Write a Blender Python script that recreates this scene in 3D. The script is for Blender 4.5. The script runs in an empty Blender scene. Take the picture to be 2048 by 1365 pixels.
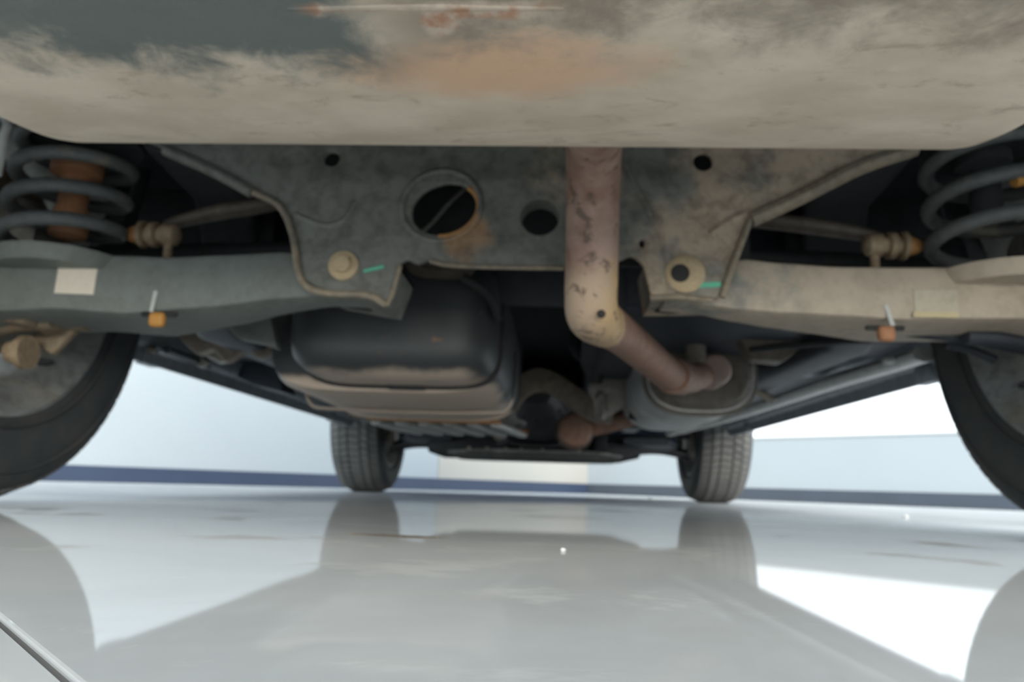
import bpy, bmesh, math, random
from mathutils import Vector, Matrix
random.seed(7)
S = bpy.context.scene
COL = S.collection
PI = math.pi

# ------------------------------------------------------------------ camera
F_PX, YAW, PITCH, ROLL = 1504.9, math.radians(-2.982), math.radians(10.889), math.radians(1.789)
CAM = Vector((0.042, 0.0, 0.0475))
_cy, _sy, _cp, _sp, _cr, _sr = math.cos(YAW), math.sin(YAW), math.cos(PITCH), math.sin(PITCH), math.cos(ROLL), math.sin(ROLL)
FWD = Vector((_sy * _cp, _cy * _cp, _sp))
_rt = Vector((_cy, -_sy, 0)); _up = _rt.cross(FWD)
RT = _rt * _cr + _up * _sr
UP = _up * _cr - _rt * _sr
cam_data = bpy.data.cameras.new('camera')
cam = bpy.data.objects.new('camera', cam_data); COL.objects.link(cam)
cam.matrix_world = Matrix(((RT.x, UP.x, -FWD.x, CAM.x), (RT.y, UP.y, -FWD.y, CAM.y), (RT.z, UP.z, -FWD.z, CAM.z), (0, 0, 0, 1)))
cam_data.sensor_width = 36.0
cam_data.lens = 36.0 * F_PX / 2048
cam_data.clip_start = 0.01
cam_data.dof.use_dof = True            # the phone missed focus: the whole picture is slightly soft
cam_data.dof.focus_distance = 0.22
cam_data.dof.aperture_fstop = 17.0
S.camera = cam

# ------------------------------------------------------------------ sky, exposure
w = bpy.data.worlds.new('world'); S.world = w; w.use_nodes = True
bg = w.node_tree.nodes['Background']
bg.inputs['Color'].default_value = (0.90, 0.97, 1.0, 1)
bg.inputs['Strength'].default_value = 1.0
sun_data = bpy.data.lights.new('sun', 'SUN'); sun = bpy.data.objects.new('sun', sun_data); COL.objects.link(sun)
sun_data.energy = 1.6; sun_data.angle = math.radians(38); sun_data.color = (1.0, .92, .80)   # hazy low sun behind the car
sun.rotation_euler = (math.radians(90 - 16), 0, math.radians(14))
S.view_settings.view_transform = 'Standard'
S.view_settings.look = 'None'
S.view_settings.gamma = 1.0
S.view_settings.use_curve_mapping = False
S.view_settings.exposure = 1.28
S.cycles.max_bounces = 8
S.cycles.use_denoising = True
S.cycles.caustics_reflective = False

def P(px, py, Y):
    """point of the car at distance Y ahead of the rear bumper, read off the photograph"""
    d = FWD + RT * ((px - 1024) / F_PX) - UP * ((py - 682.5) / F_PX)
    return CAM + d * (Y / d.y)

# ------------------------------------------------------------------ materials
def lin(c):
    return tuple(((v / 255) / 12.92 if v / 255 <= .04045 else ((v / 255 + .055) / 1.055) ** 2.4) for v in c) + (1,)

class NT:
    def __init__(s, name):
        s.m = bpy.data.materials.new(name); s.m.use_nodes = True
        s.t = s.m.node_tree; s.b = s.t.nodes['Principled BSDF']
        s.co = s.t.nodes.new('ShaderNodeTexCoord').outputs['Object']
    def link(s, a, b): s.t.links.new(a, b)
    def noise(s, scale, detail=4, rough=.6, vec=None, dist=0.0):
        n = s.t.nodes.new('ShaderNodeTexNoise'); n.inputs['Scale'].default_value = scale
        n.inputs['Detail'].default_value = detail; n.inputs['Roughness'].default_value = rough
        n.inputs['Distortion'].default_value = dist
        s.link(vec or s.co, n.inputs['Vector']); return n.outputs['Fac']
    def math(s, op, a, b=None, clamp=False):
        n = s.t.nodes.new('ShaderNodeMath'); n.operation = op; n.use_clamp = clamp
        for i, v in enumerate((a, b)):
            if v is None: continue
            if isinstance(v, (int, float)): n.inputs[i].default_value = v
            else: s.link(v, n.inputs[i])
        return n.outputs[0]
    def ramp(s, fac, lo, hi):
        n = s.t.nodes.new('ShaderNodeMapRange'); n.interpolation_type = 'SMOOTHSTEP'
        n.inputs['From Min'].default_value = lo; n.inputs['From Max'].default_value = hi
        s.link(fac, n.inputs['Value']); return n.outputs[0]
    def mix(s, fac, a, b, blend='MIX'):
        n = s.t.nodes.new('ShaderNodeMix'); n.data_type = 'RGBA'; n.blend_type = blend
        if isinstance(fac, (int, float)): n.inputs[0].default_value = fac
        else: s.link(fac, n.inputs[0])
        for i, v in ((6, a), (7, b)):
            if isinstance(v, tuple): n.inputs[i].default_value = v if len(v) == 4 else v + (1,)
            else: s.link(v, n.inputs[i])
        return n.outputs[2]
    def xyz(s):
        n = s.t.nodes.new('ShaderNodeSeparateXYZ'); s.link(s.co, n.inputs[0]); return n.outputs
    def stretch(s, sx, sy, sz):
        n = s.t.nodes.new('ShaderNodeMapping'); n.inputs['Scale'].default_value = (sx, sy, sz)
        s.link(s.co, n.inputs['Vector']); return n.outputs[0]
    def bump(s, h, strength=.3, dist=.002):
        n = s.t.nodes.new('ShaderNodeBump'); n.inputs['Strength'].default_value = strength
        n.inputs['Distance'].default_value = dist; s.link(h, n.inputs['Height']); s.link(n.outputs[0], s.b.inputs['Normal'])
    def done(s, col, rough=.7, metal=0.0):
        if isinstance(col, tuple): s.b.inputs['Base Color'].default_value = col
        else: s.link(col, s.b.inputs['Base Color'])
        if isinstance(rough, (int, float)): s.b.inputs['Roughness'].default_value = rough
        else: s.link(rough, s.b.inputs['Roughness'])
        s.b.inputs['Metallic'].default_value = metal
        return s.m

DUST = (.36, .30, .22, 1)
def dirty(name, base, dust=DUST, amt=.4, xb=0.0, rust=None, ramt=0.0, rough=.65, metal=0.0, scale=14, grime=.5, bump=.35, spot=None):
    """paint or metal under road dirt; xb: more dust towards +x, rust in blotches"""
    n = NT(name); base = tuple(base) + (1,) if len(base) == 3 else base
    a = n.noise(scale, 6, .65)
    if xb: a = n.math('ADD', a, n.math('MULTIPLY', n.xyz()[0], xb))
    c = n.mix(n.ramp(a, .78 - amt * .7, 1.02 - amt * .7), base, dust)
    if rust: c = n.mix(n.ramp(n.noise(scale * 1.7, 5, .7, dist=.6), .72 - ramt * .5, .85 - ramt * .5), c, rust)
    if spot:      # rust bloom at one place: (x, z, radius, colour)
        o = n.xyz(); q = n.math('ADD', n.math('POWER', n.math('DIVIDE', n.math('SUBTRACT', o[0], spot[0]), spot[2]), 2), n.math('POWER', n.math('DIVIDE', n.math('SUBTRACT', o[2], spot[1]), spot[2]), 2))
        q = n.math('ADD', q, n.math('MULTIPLY', n.math('SUBTRACT', n.noise(35, 5, .7), .5), 2.2))
        c = n.mix(n.math('MULTIPLY', n.ramp(q, 1.1, .1), .75), c, spot[3])
    g = n.ramp(n.noise(scale * 4.5, 5, .75), .30, .62)
    c = n.mix(n.math('MULTIPLY', n.math('SUBTRACT', 1.0, g), grime), c, n.mix(1.0, c, (.30, .28, .26, 1), 'MULTIPLY'))
    n.bump(n.noise(scale * 9, 4, .7), bump, .0015)
    return n.done(c, rough, metal)

RUST = (.42, .17, .06, 1)
M = {}
M['frame'] = dirty('grey_coated_steel', (.22, .225, .205), amt=.36, xb=.9, scale=11, dust=(.54, .44, .33, 1), grime=.65, spot=(P(935, 475, .84).x, P(935, 475, .84).z, .034, (.46, .27, .14, 1)))
M['arm'] = dirty('grey_arm_steel', (.22, .24, .225), amt=.28, xb=.9, scale=10, dust=(.56, .48, .38, 1), grime=.3)
M['lip'] = dirty('dusty_flange_edge', (.27, .24, .19), amt=.6, scale=20)
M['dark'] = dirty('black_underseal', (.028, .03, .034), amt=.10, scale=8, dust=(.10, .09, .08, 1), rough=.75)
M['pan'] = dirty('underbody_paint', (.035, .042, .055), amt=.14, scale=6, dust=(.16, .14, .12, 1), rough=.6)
M['spring'] = dirty('grey_spring_coating', (.12, .13, .13), amt=.3, scale=18, grime=.4)
M['link'] = dirty('brown_dusted_steel', (.13, .11, .09), amt=.35, scale=16, dust=(.30, .24, .17, 1))
M['joint'] = dirty('tan_dusted_joint', (.34, .25, .16), amt=.5, scale=25, dust=(.46, .36, .24, 1))
M['bump'] = dirty('rusty_orange_rod', (.42, .20, .10), amt=.3, scale=20, dust=(.5, .30, .18, 1), grime=.3)
M['orange'] = dirty('orange_plug_rubber', (.62, .30, .07), amt=.1, scale=20, grime=.3)
M['tip'] = dirty('orange_brown_cap', (.55, .28, .10), amt=.2, scale=20, grime=.3)
M['bolt'] = dirty('tan_bolt_head', (.64, .50, .31), amt=.5, scale=40, dust=(.66, .52, .34, 1), grime=.3)
M['rubber'] = dirty('black_rubber', (.035, .038, .042), amt=.12, scale=18, dust=(.12, .11, .10, 1), rough=.8)
M['tank'] = None
M['shield'] = dirty('scuffed_plastic_shield', (.17, .17, .165), amt=.45, scale=16, dust=(.42, .39, .35, 1))
M['alu'] = dirty('dull_aluminised_steel', (.62, .63, .62), amt=.3, scale=9, dust=(.50, .46, .40, 1), rough=.5, metal=.1, grime=.3)
M['cap'] = dirty('brown_grey_muffler_cap', (.19, .17, .145), amt=.3, scale=12, dust=(.32, .27, .21, 1))
M['exh'] = dirty('rusty_brown_pipe', (.36, .21, .15), amt=.3, scale=14, dust=(.46, .33, .24, 1), rust=(.34, .14, .08, 1), ramt=.3)
M['pink'] = dirty('pinkish_dusted_stub', (.50, .38, .33), amt=.3, scale=14, grime=.2)
M['sill'] = dirty('grey_blue_sill_paint', (.38, .42, .46), amt=.2, scale=8, dust=(.36, .33, .31, 1), rough=.5)
M['body'] = dirty('dark_blue_body_paint', (.02, .035, .07), amt=.0, scale=5, rough=.25, grime=.05, bump=.0)
M['glassy'] = dirty('dark_window_glass', (.01, .012, .014), amt=.0, scale=5, rough=.05, grime=.0, bump=.0)
M['engine'] = dirty('dark_cast_metal', (.045, .045, .05), amt=.2, scale=14, dust=(.14, .12, .10, 1), rough=.55)
M['cast'] = dirty('light_cast_alloy', (.42, .40, .36), amt=.3, scale=18, rough=.5, metal=.3)
M['arch'] = dirty('dusty_heat_shield', (.36, .31, .25), amt=.45, scale=12, dust=(.42, .35, .27, 1))
M['rim'] = dirty('dirty_alloy_rim', (.40, .42, .41), amt=.45, scale=12, dust=(.42, .38, .31, 1), rough=.5, metal=.2)
M['brake'] = dirty('rusty_brake_plate', (.30, .24, .17), amt=.4, scale=14, dust=(.42, .34, .22, 1), rust=(.40, .20, .11, 1), ramt=.35)
M['label'] = dirty('cream_sticker_paper', (.95, .86, .72), amt=.1, scale=30, dust=(.6, .55, .45, 1), grime=.1, bump=.0)
M['oldlabel'] = dirty('stained_sticker_paper', (.60, .54, .43), amt=.3, scale=30, grime=.2, bump=.0)
M['yellow'] = dirty('pale_yellow_strip', (.66, .56, .34), amt=.1, scale=30, grime=.1, bump=.0)
M['green'] = dirty('green_marker_paint', (.16, .62, .42), amt=.05, scale=30, grime=.1, bump=.0)
M['white'] = dirty('white_marker_paint', (.62, .64, .62), amt=.1, scale=30, grime=.15, bump=.0)
M['hole'] = dirty('dark_bore', (.01, .01, .01), amt=.0, scale=5, bump=.0)

def tank_mat():
    n = NT('black_tank_plastic'); x, y, z = n.xyz()
    low = n.math('ADD', n.ramp(z, .235, .195), n.math('MULTIPLY', n.math('SUBTRACT', n.noise(9, 5), .5), 1.2))
    c = n.mix(n.ramp(low, .35, .9), (.052, .058, .063, 1), (.74, .62, .51, 1))
    c = n.mix(n.ramp(n.noise(20, 5, .7, dist=.5), .62, .75), c, (.30, .17, .09, 1))
    n.bump(n.noise(60, 4), .3, .0015)
    return n.done(c, .5)
M['tank'] = tank_mat()

def muffler_mat():
    n = NT('dusty_painted_muffler_steel'); x, y, z = n.xyz()
    w1 = n.math('SUBTRACT', n.noise(9, 6, .62), .5); w2 = n.math('SUBTRACT', n.noise(30, 5, .7, dist=.6), .5)
    wob = n.math('ADD', w1, n.math('MULTIPLY', w2, .45))
    tan = n.mix(n.ramp(n.noise(11, 5, .6, vec=n.stretch(1, 1.8, 1)), .32, .68), (.72, .605, .475, 1), (.90, .78, .63, 1))
    tan = n.mix(n.math('MULTIPLY', n.ramp(n.noise(34, 6, .75, dist=.5, vec=n.stretch(.7, 1.5, 1)), .55, .68), .55), tan, (.44, .33, .24, 1))
    # peach rust bloom in the middle
    d = n.math('ADD', n.math('POWER', n.math('DIVIDE', n.math('SUBTRACT', x, .0), .085), 2), n.math('POWER', n.math('DIVIDE', n.math('SUBTRACT', y, .408), .034), 2))
    d = n.math('ADD', d, n.math('MULTIPLY', wob, 4.0))
    c = n.mix(n.math('MULTIPLY', n.ramp(d, 1.9, .1), .85), tan, (.88, .56, .36, 1))
    # bare dark paint on the left half, towards the rear
    e = n.math('ADD', n.math('MULTIPLY', n.math('SUBTRACT', .424, y), 16), n.math('MULTIPLY', wob, 2.2))
    e = n.math('ADD', e, n.math('MULTIPLY', n.ramp(x, -.14, -.32), -.30))
    e = n.math('MULTIPLY', n.ramp(e, -.05, .6), n.ramp(n.math('ADD', x, n.math('MULTIPLY', wob, .14)), -.02, -.075))
    e = n.math('MULTIPLY', e, n.math('ADD', .25, n.math('MULTIPLY', n.ramp(n.math('ADD', x, n.math('MULTIPLY', wob, .2)), -.37, -.25), .75)))
    c = n.mix(n.math('MULTIPLY', e, .93), c, (.125, .155, .155, 1))
    # darker worn area towards the rear on the right
    g = n.math('ADD', n.math('MULTIPLY', n.math('SUBTRACT', .405, y), 18), n.math('MULTIPLY', wob, 3.6))
    c = n.mix(n.math('MULTIPLY', n.ramp(g, -.1, 1.1), n.math('MULTIPLY', n.ramp(x, -.08, -.01), .85)), c, (.29, .235, .185, 1))
    # broken rust along the seam
    h = n.math('ADD', n.math('ABSOLUTE', n.math('SUBTRACT', y, .351)), n.math('MULTIPLY', wob, .034))
    k = n.math('MULTIPLY', n.ramp(h, .009, .002), n.math('MULTIPLY', n.ramp(x, -.10, -.08), n.ramp(x, .055, .02)))
    b = n.math('ADD', n.math('POWER', n.math('DIVIDE', n.math('ADD', x, .022), .012), 2), n.math('POWER', n.math('DIVIDE', n.math('SUBTRACT', y, .362), .016), 2))
    k = n.math('MAXIMUM', k, n.ramp(n.math('ADD', b, n.math('MULTIPLY', wob, 2.5)), 1.2, .4))
    c = n.mix(n.math('MULTIPLY', k, .85), c, n.mix(n.ramp(n.noise(45, 4), .42, .58), (.58, .30, .18, 1), (.75, .62, .50, 1)))
    n.bump(n.noise(50, 5, .7), .45, .0015)
    return n.done(c, .62)
M['muffler'] = muffler_mat()

def pipe_mat():
    n = NT('rusty_tailpipe_steel'); x, y, z = n.xyz()
    c = n.mix(n.ramp(n.noise(16, 5, .6), .35, .65), (.27, .155, .115, 1), (.46, .32, .26, 1))
    low = n.math('ADD', n.ramp(z, .31, .23), n.math('MULTIPLY', n.math('SUBTRACT', n.noise(20, 5), .5), .9))
    c = n.mix(n.ramp(low, .2, .8), c, (.52, .39, .28, 1))
    golden_highlight = n.math('MULTIPLY', n.ramp(n.math('ADD', x, n.math('MULTIPLY', n.math('SUBTRACT', n.noise(28, 5), .5), .06)), .08, .115), n.ramp(low, .1, .7))  # warm highlight on the right side of the lower end, painted into the colour
    c = n.mix(golden_highlight, c, (.62, .43, .22, 1))
    c = n.mix(n.math('MULTIPLY', n.ramp(n.noise(45, 5, .7, dist=.5), .54, .64), .8), c, (.10, .07, .05, 1))
    n.bump(n.noise(70, 4), .4, .001)
    return n.done(c, .6)
M['pipe'] = pipe_mat()

def tyre_mat(name, dusty, lo=.38, hi=.66):
    n = NT(name)
    c = n.mix(n.ramp(n.noise(7, 5, .65), lo, hi), (.05, .058, .066, 1), dusty)
    n.bump(n.noise(80, 3), .2, .001)
    return n.done(c, .75)
M['tyre'] = tyre_mat('tyre_rubber', (.085, .085, .08, 1))
M['tread'] = tyre_mat('tread_rubber', (.145, .145, .14, 1), .15, .5)

def tile_mat():
    n = NT('polished_pale_tile')
    c = n.mix(n.ramp(n.noise(2.2, 5, .6, dist=.6), .3, .7), (.515, .545, .56, 1), (.63, .66, .675, 1))
    spots = n.ramp(n.noise(6.0, 6, .66, dist=.4), .555, .66)
    c = n.mix(n.math('MULTIPLY', spots, .6), c, (.50, .51, .49, 1))
    n.done(c, .9); n.b.inputs['Specular IOR Level'].default_value = 0.0
    g = n.t.nodes.new('ShaderNodeBsdfGlossy'); g.inputs['Color'].default_value = (.97, .985, 1, 1); g.inputs['Roughness'].default_value = .035
    mx = n.t.nodes.new('ShaderNodeMixShader')
    f = n.math('SUBTRACT', .38, n.math('ADD', n.math('MULTIPLY', spots, .22), n.math('MULTIPLY', n.noise(9, 4), .06)))
    n.link(f, mx.inputs[0]); n.link(n.b.outputs[0], mx.inputs[1]); n.link(g.outputs[0], mx.inputs[2])
    n.link(mx.outputs[0], n.t.nodes['Material Output'].inputs['Surface'])
    return n.m
M['tile'] = tile_mat()
def plain(name, col, rough, nz=.06):
    n = NT(name)
    return n.done(n.mix(n.ramp(n.noise(3, 4), .3, .7), tuple(v * (1 - nz) for v in col) + (1,), tuple(col) + (1,)), rough)
M['grout'] = plain('grey_grout', (.12, .12, .118), .8)
M['wall'] = plain('white_wall_paint', (.415, .475, .525), .6, .02)
M['cream'] = plain('warm_light_wall_paint', (.46, .455, .43), .6, .02)  # cream tone paints in warm light falling on the wall
M['base'] = plain('blue_grey_skirting', (.042, .062, .115), .45, .1)
M['base2'] = plain('grey_skirting', (.07, .088, .118), .45, .1)
M['capm'] = plain('light_grey_coping', (.60, .64, .66), .5, .03)
M['crumb'] = plain('white_crumb', (.70, .71, .70), .8)
M['mud'] = dirty('brown_dried_mud', (.20, .165, .13), amt=.2, scale=60)

# ------------------------------------------------------------------ mesh helpers
def me_from(verts, faces, mat, smooth=True, name='m'):
    me = bpy.data.meshes.new(name); me.from_pydata([tuple(v) for v in verts], [], faces); me.update()
    bm = bmesh.new(); bm.from_mesh(me); bmesh.ops.recalc_face_normals(bm, faces=bm.faces)
    bm.to_mesh(me); bm.free()
    me.materials.append(mat)
    if smooth:
        me.polygons.foreach_set('use_smooth', [True] * len(me.polygons))
        try: me.set_sharp_from_angle(angle=math.radians(38))
        except Exception: pass
    return me

class Acc:
    """collects shapes that make one mesh"""
    def __init__(s): s.v = []; s.f = []
    def add(s, g):
        o = len(s.v); s.v += [Vector(p) for p in g[0]]; s.f += [tuple(i + o for i in f) for f in g[1]]; return s
    def get(s): return (s.v, s.f)

def smooth_path(pts, sub=6):
    pts = [Vector(p) for p in pts]
    if len(pts) < 3: return pts
    out = []
    ext = [pts[0] * 2 - pts[1]] + pts + [pts[-1] * 2 - pts[-2]]
    for i in range(1, len(ext) - 2):
        a, b, c, d = ext[i - 1:i + 3]
        for k in range(sub):
            t = k / sub
            out.append(.5 * ((2 * b) + (c - a) * t + (2 * a - 5 * b + 4 * c - d) * t * t + (3 * b - a - 3 * c + d) * t ** 3))
    out.append(pts[-1]); return out

def tube(pts, r, n=16, sub=6, caps=True, flat=None):
    """swept round bar; r a number or a list along pts; flat=(a,b) squashes the section"""
    path = smooth_path(pts, sub) if sub > 1 else [Vector(p) for p in pts]
    N = len(path)
    def rad(i):
        if isinstance(r, (int, float)): return r
        t = i / (N - 1) * (len(r) - 1); k = min(int(t), len(r) - 2); return r[k] + (r[k + 1] - r[k]) * (t - k)
    V = []; Fc = []; prev = None
    for i, p in enumerate(path):
        t = (path[min(i + 1, N - 1)] - path[max(i - 1, 0)]).normalized()
        if prev is None:
            a = Vector((0, 0, 1)) if abs(t.z) < .9 else Vector((0, 1, 0)); u = t.cross(a).normalized()
        else: u = (prev - t * prev.dot(t)).normalized()
        prev = u; v = t.cross(u); fa, fb = flat or (1, 1)
        for k in range(n):
            a = 2 * PI * k / n; V.append(p + (u * math.cos(a) * fa + v * math.sin(a) * fb) * rad(i))
    for i in range(N - 1):
        for k in range(n):
            Fc.append((i * n + k, i * n + (k + 1) % n, (i + 1) * n + (k + 1) % n, (i + 1) * n + k))
    if caps: Fc.append(tuple(range(n))[::-1]); Fc.append(tuple((N - 1) * n + k for k in range(n)))
    return V, Fc

def lathe(prof, c=(0, 0, 0), axis='X', n=32, closed=False):
    """prof: (radius, along) pairs; closed: the profile itself is a ring"""
    V = []; Fc = []; m = len(prof)
    for r, h in prof:
        for k in range(n):
            a = 2 * PI * k / n; ca, sa = math.cos(a) * r, math.sin(a) * r
            V.append(Vector(c) + Vector({'X': (h, ca, sa), 'Y': (ca, h, sa), 'Z': (ca, sa, h)}[axis]))
    for i in range(m if closed else m - 1):
        j = (i + 1) % m
        for k in range(n):
            Fc.append((i * n + k, i * n + (k + 1) % n, j * n + (k + 1) % n, j * n + k))
    if not closed: Fc += [tuple(range(n))[::-1], tuple((m - 1) * n + k for k in range(n))]
    return V, Fc

def rbox(x0, x1, y0, y1, z0, z1, bev=.004, rot=None, seg=2):
    bm = bmesh.new(); bmesh.ops.create_cube(bm, size=1)
    for v in bm.verts:
        v.co = Vector((v.co.x * (x1 - x0), v.co.y * (y1 - y0), v.co.z * (z1 - z0)))
    if bev: bmesh.ops.bevel(bm, geom=bm.edges[:] + bm.verts[:], offset=min(bev, .45 * min(x1 - x0, y1 - y0, z1 - z0)), segments=seg, affect='EDGES', profile=.5)
    R = rot or Matrix.Identity(3)
    c = Vector(((x0 + x1) / 2, (y0 + y1) / 2, (z0 + z1) / 2))
    bm.verts.index_update()
    V = [c + R @ v.co for v in bm.verts]; Fc = [tuple(v.index for v in f.verts) for f in bm.faces]; bm.free()
    return V, Fc

def bar(a, b, wd, ht, bev=.003):
    a, b = Vector(a), Vector(b); d = b - a
    q = d.to_track_quat('X', 'Z').to_matrix(); L = d.length; c = (a + b) / 2
    V, Fc = rbox(-L / 2, L / 2, -wd / 2, wd / 2, -ht / 2, ht / 2, bev)
    return [c + q @ v for v in V], Fc

def loft(secs, axis='Y', n=40, ends=True):
    """secs: (pos, c1, c2, half1, half2, exponent); axis 'Y': 1=x 2=z; axis 'X': 1=y 2=z"""
    V = []; Fc = []
    for pos, c1, c2, h1, h2, e in secs:
        for k in range(n):
            a = 2 * PI * k / n; ca, sa = math.cos(a), math.sin(a)
            p1 = c1 + h1 * math.copysign(abs(ca) ** (2 / e), ca); p2 = c2 + h2 * math.copysign(abs(sa) ** (2 / e), sa)
            V.append(Vector((p1, pos, p2)) if axis == 'Y' else Vector((pos, p1, p2)))
    for i in range(len(secs) - 1):
        for k in range(n):
            Fc.append((i * n + k, i * n + (k + 1) % n, (i + 1) * n + (k + 1) % n, (i + 1) * n + k))
    if ends: Fc += [tuple(range(n))[::-1], tuple((len(secs) - 1) * n + k for k in range(n))]
    return V, Fc

def plate(outline, holes, thick, bev=.002, plane='XZ', pos=0.0):
    """sheet with true holes, outline in 2-D; XZ: faces along y at pos; YZ: faces along x at pos"""
    cu = bpy.data.curves.new('c', 'CURVE'); cu.dimensions = '2D'; cu.fill_mode = 'BOTH'
    cu.extrude = thick / 2 - bev; cu.bevel_depth = bev; cu.bevel_resolution = 2; cu.resolution_u = 1
    cu.offset = -bev
    for ring in [outline] + holes:
        sp = cu.splines.new('POLY'); sp.points.add(len(ring) - 1); sp.use_cyclic_u = True
        for q, (a, b) in zip(sp.points, ring): q.co = (a, b, 0, 1)
    o = bpy.data.objects.new('c', cu); COL.objects.link(o)
    dg = bpy.context.evaluated_depsgraph_get(); me = bpy.data.meshes.new_from_object(o.evaluated_get(dg))
    bpy.data.objects.remove(o); bpy.data.curves.remove(cu)
    bm = bmesh.new(); bm.from_mesh(me); bmesh.ops.remove_doubles(bm, verts=bm.verts, dist=1e-5); bm.verts.index_update()
    V = [Vector((v.co.x, pos + v.co.z, v.co.y)) if plane == 'XZ' else Vector((pos + v.co.z, v.co.x, v.co.y)) for v in bm.verts]
    Fc = [tuple(v.index for v in f.verts) for f in bm.faces]; bm.free(); bpy.data.meshes.remove(me)
    return V, Fc

def circ(cx, cz, r, n=28, sx=1.0):
    return [(cx + sx * r * math.cos(2 * PI * k / n), cz + r * math.sin(2 * PI * k / n)) for k in range(n)]

def ring2(pts, rad=.01, seg=4):
    """round the corners of a closed 2-D outline"""
    out = []; n = len(pts)
    for i in range(n):
        a, b, c = Vector(pts[i - 1]), Vector(pts[i]), Vector(pts[(i + 1) % n])
        d1, d2 = a - b, c - b; k = min(rad, d1.length * .45, d2.length * .45)
        p, q = b + d1.normalized() * k, b + d2.normalized() * k
        for j in range(seg + 1):
            t = j / seg; out.append(tuple(p * (1 - t) ** 2 + b * 2 * t * (1 - t) + q * t * t))
    return out

ROOT = None
def obj(name, geo, mat, parent=None, smooth=True, label=None):
    me = me_from(geo[0], geo[1], M[mat] if isinstance(mat, str) else mat, smooth, name)
    o = bpy.data.objects.new(name, me); COL.objects.link(o)
    if parent is not None:
        o.parent = parent
        if parent is ROOT: o.location = -ROOT.location
    if label: o['label'] = label
    return o
def struct(name, geo, mat, parent=None, smooth=False):
    o = obj(name, geo, mat, parent, smooth)
    if parent is None: o['kind'] = 'structure'
    return o

# ------------------------------------------------------------------ setting: floor tiles and the corner of two walls
fl = struct('floor', rbox(-9, 9, -6, 9, -.06, -.0018, 0), 'grout')
TS, GAP = 1.2, .003
C45 = math.sqrt(.5)
# grid runs at 45 degrees to the car, parallel to the walls; one joint on x+y = .114
def uv2(u, v): return Vector(((u + v) * C45, (u - v) * C45, 0))    # u = (x+y)/sqrt2, v = (x-y)/sqrt2
U0, V0 = .114 * C45, .30
proto_tile = None
tv, tf = rbox(-TS / 2 + GAP / 2, TS / 2 - GAP / 2, -TS / 2 + GAP / 2, TS / 2 - GAP / 2, -.012, 0, .0011, seg=2)
tile_me = me_from(tv, tf, M['tile'], False, 'tile')
CORNER = Vector((.37, 6.42, 0))
for i in range(-5, 9):
    for j in range(-6, 6):
        p = uv2(U0 + (i + .5) * TS, V0 + (j + .5) * TS)
        if not (-5.2 < p.x < 5.2 and -2.6 < p.y < 6.0): continue
        if abs(p.x - CORNER.x) > CORNER.y - p.y + .7: continue
        t = bpy.data.objects.new('tile', tile_me); COL.objects.link(t); t.parent = fl
        t.location = p; t.rotation_euler = (0, 0, PI / 4)

def wall_run(name, a, b, z0, z1, th, mat, parent=None, bev=0, side=1):
    """upright slab from a to b, thickness away from the car"""
    a, b = Vector(a), Vector(b); d = (b - a); L = d.length; d.normalize(); nrm = Vector((-d.y, d.x, 0)) * side
    V, Fc = rbox(-L / 2, L / 2, -th / 2, th / 2, z0, z1, bev)
    R = Matrix((d, nrm, Vector((0, 0, 1)))).transposed(); c = (a + b) / 2 + nrm * th / 2
    return struct(name, ([c + R @ v for v in V], Fc), mat, parent)
dL = Vector((-C45, -C45, 0)); dR = Vector((C45, -C45, 0))
nL = Vector((-C45, C45, 0)); nR = Vector((C45, C45, 0))
wl = wall_run('wall_left', CORNER + dL * 8.0, CORNER, 0, 3.0, .15, 'wall')
cr = wall_run('warm_light_panel', CORNER + dL * 1.55 - nL * .006, CORNER - nL * .006, .08, 2.8, .006, 'cream', wl)  # added thin slab: warm light near the corner, put in as colour
wr = wall_run('wall_right', CORNER + dR * .0, CORNER + dR * 8.0, 0, .415, .12, 'wall')
wall_run('coping', CORNER - nR * .008 + dR * .05, CORNER - nR * .008 + dR * 8.0, .415, .43, .136, 'capm', wr, .003)
bl = wall_run('baseboard_left', CORNER + dL * 8.0 - nL * .014, CORNER - nL * .014, 0, .082, .0139, 'base', None, .003)
br = wall_run('baseboard_right', CORNER - nR * .014, CORNER + dR * 8.0 - nR * .014, 0, .082, .0139, 'base2', None, .003)

# ------------------------------------------------------------------ the car
ROOT = bpy.data.objects.new('car', None); COL.objects.link(ROOT); ROOT.location = (0, 2.2, 0)
ROOT['label'] = 'dusty car with rusty exhaust seen from beneath its rear end, standing on pale tiles'
ROOT['category'] = 'car'
TR, DR, DF, RW = .775, .95, 3.455, .335   # half track, rear and front axle, tyre radius

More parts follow.
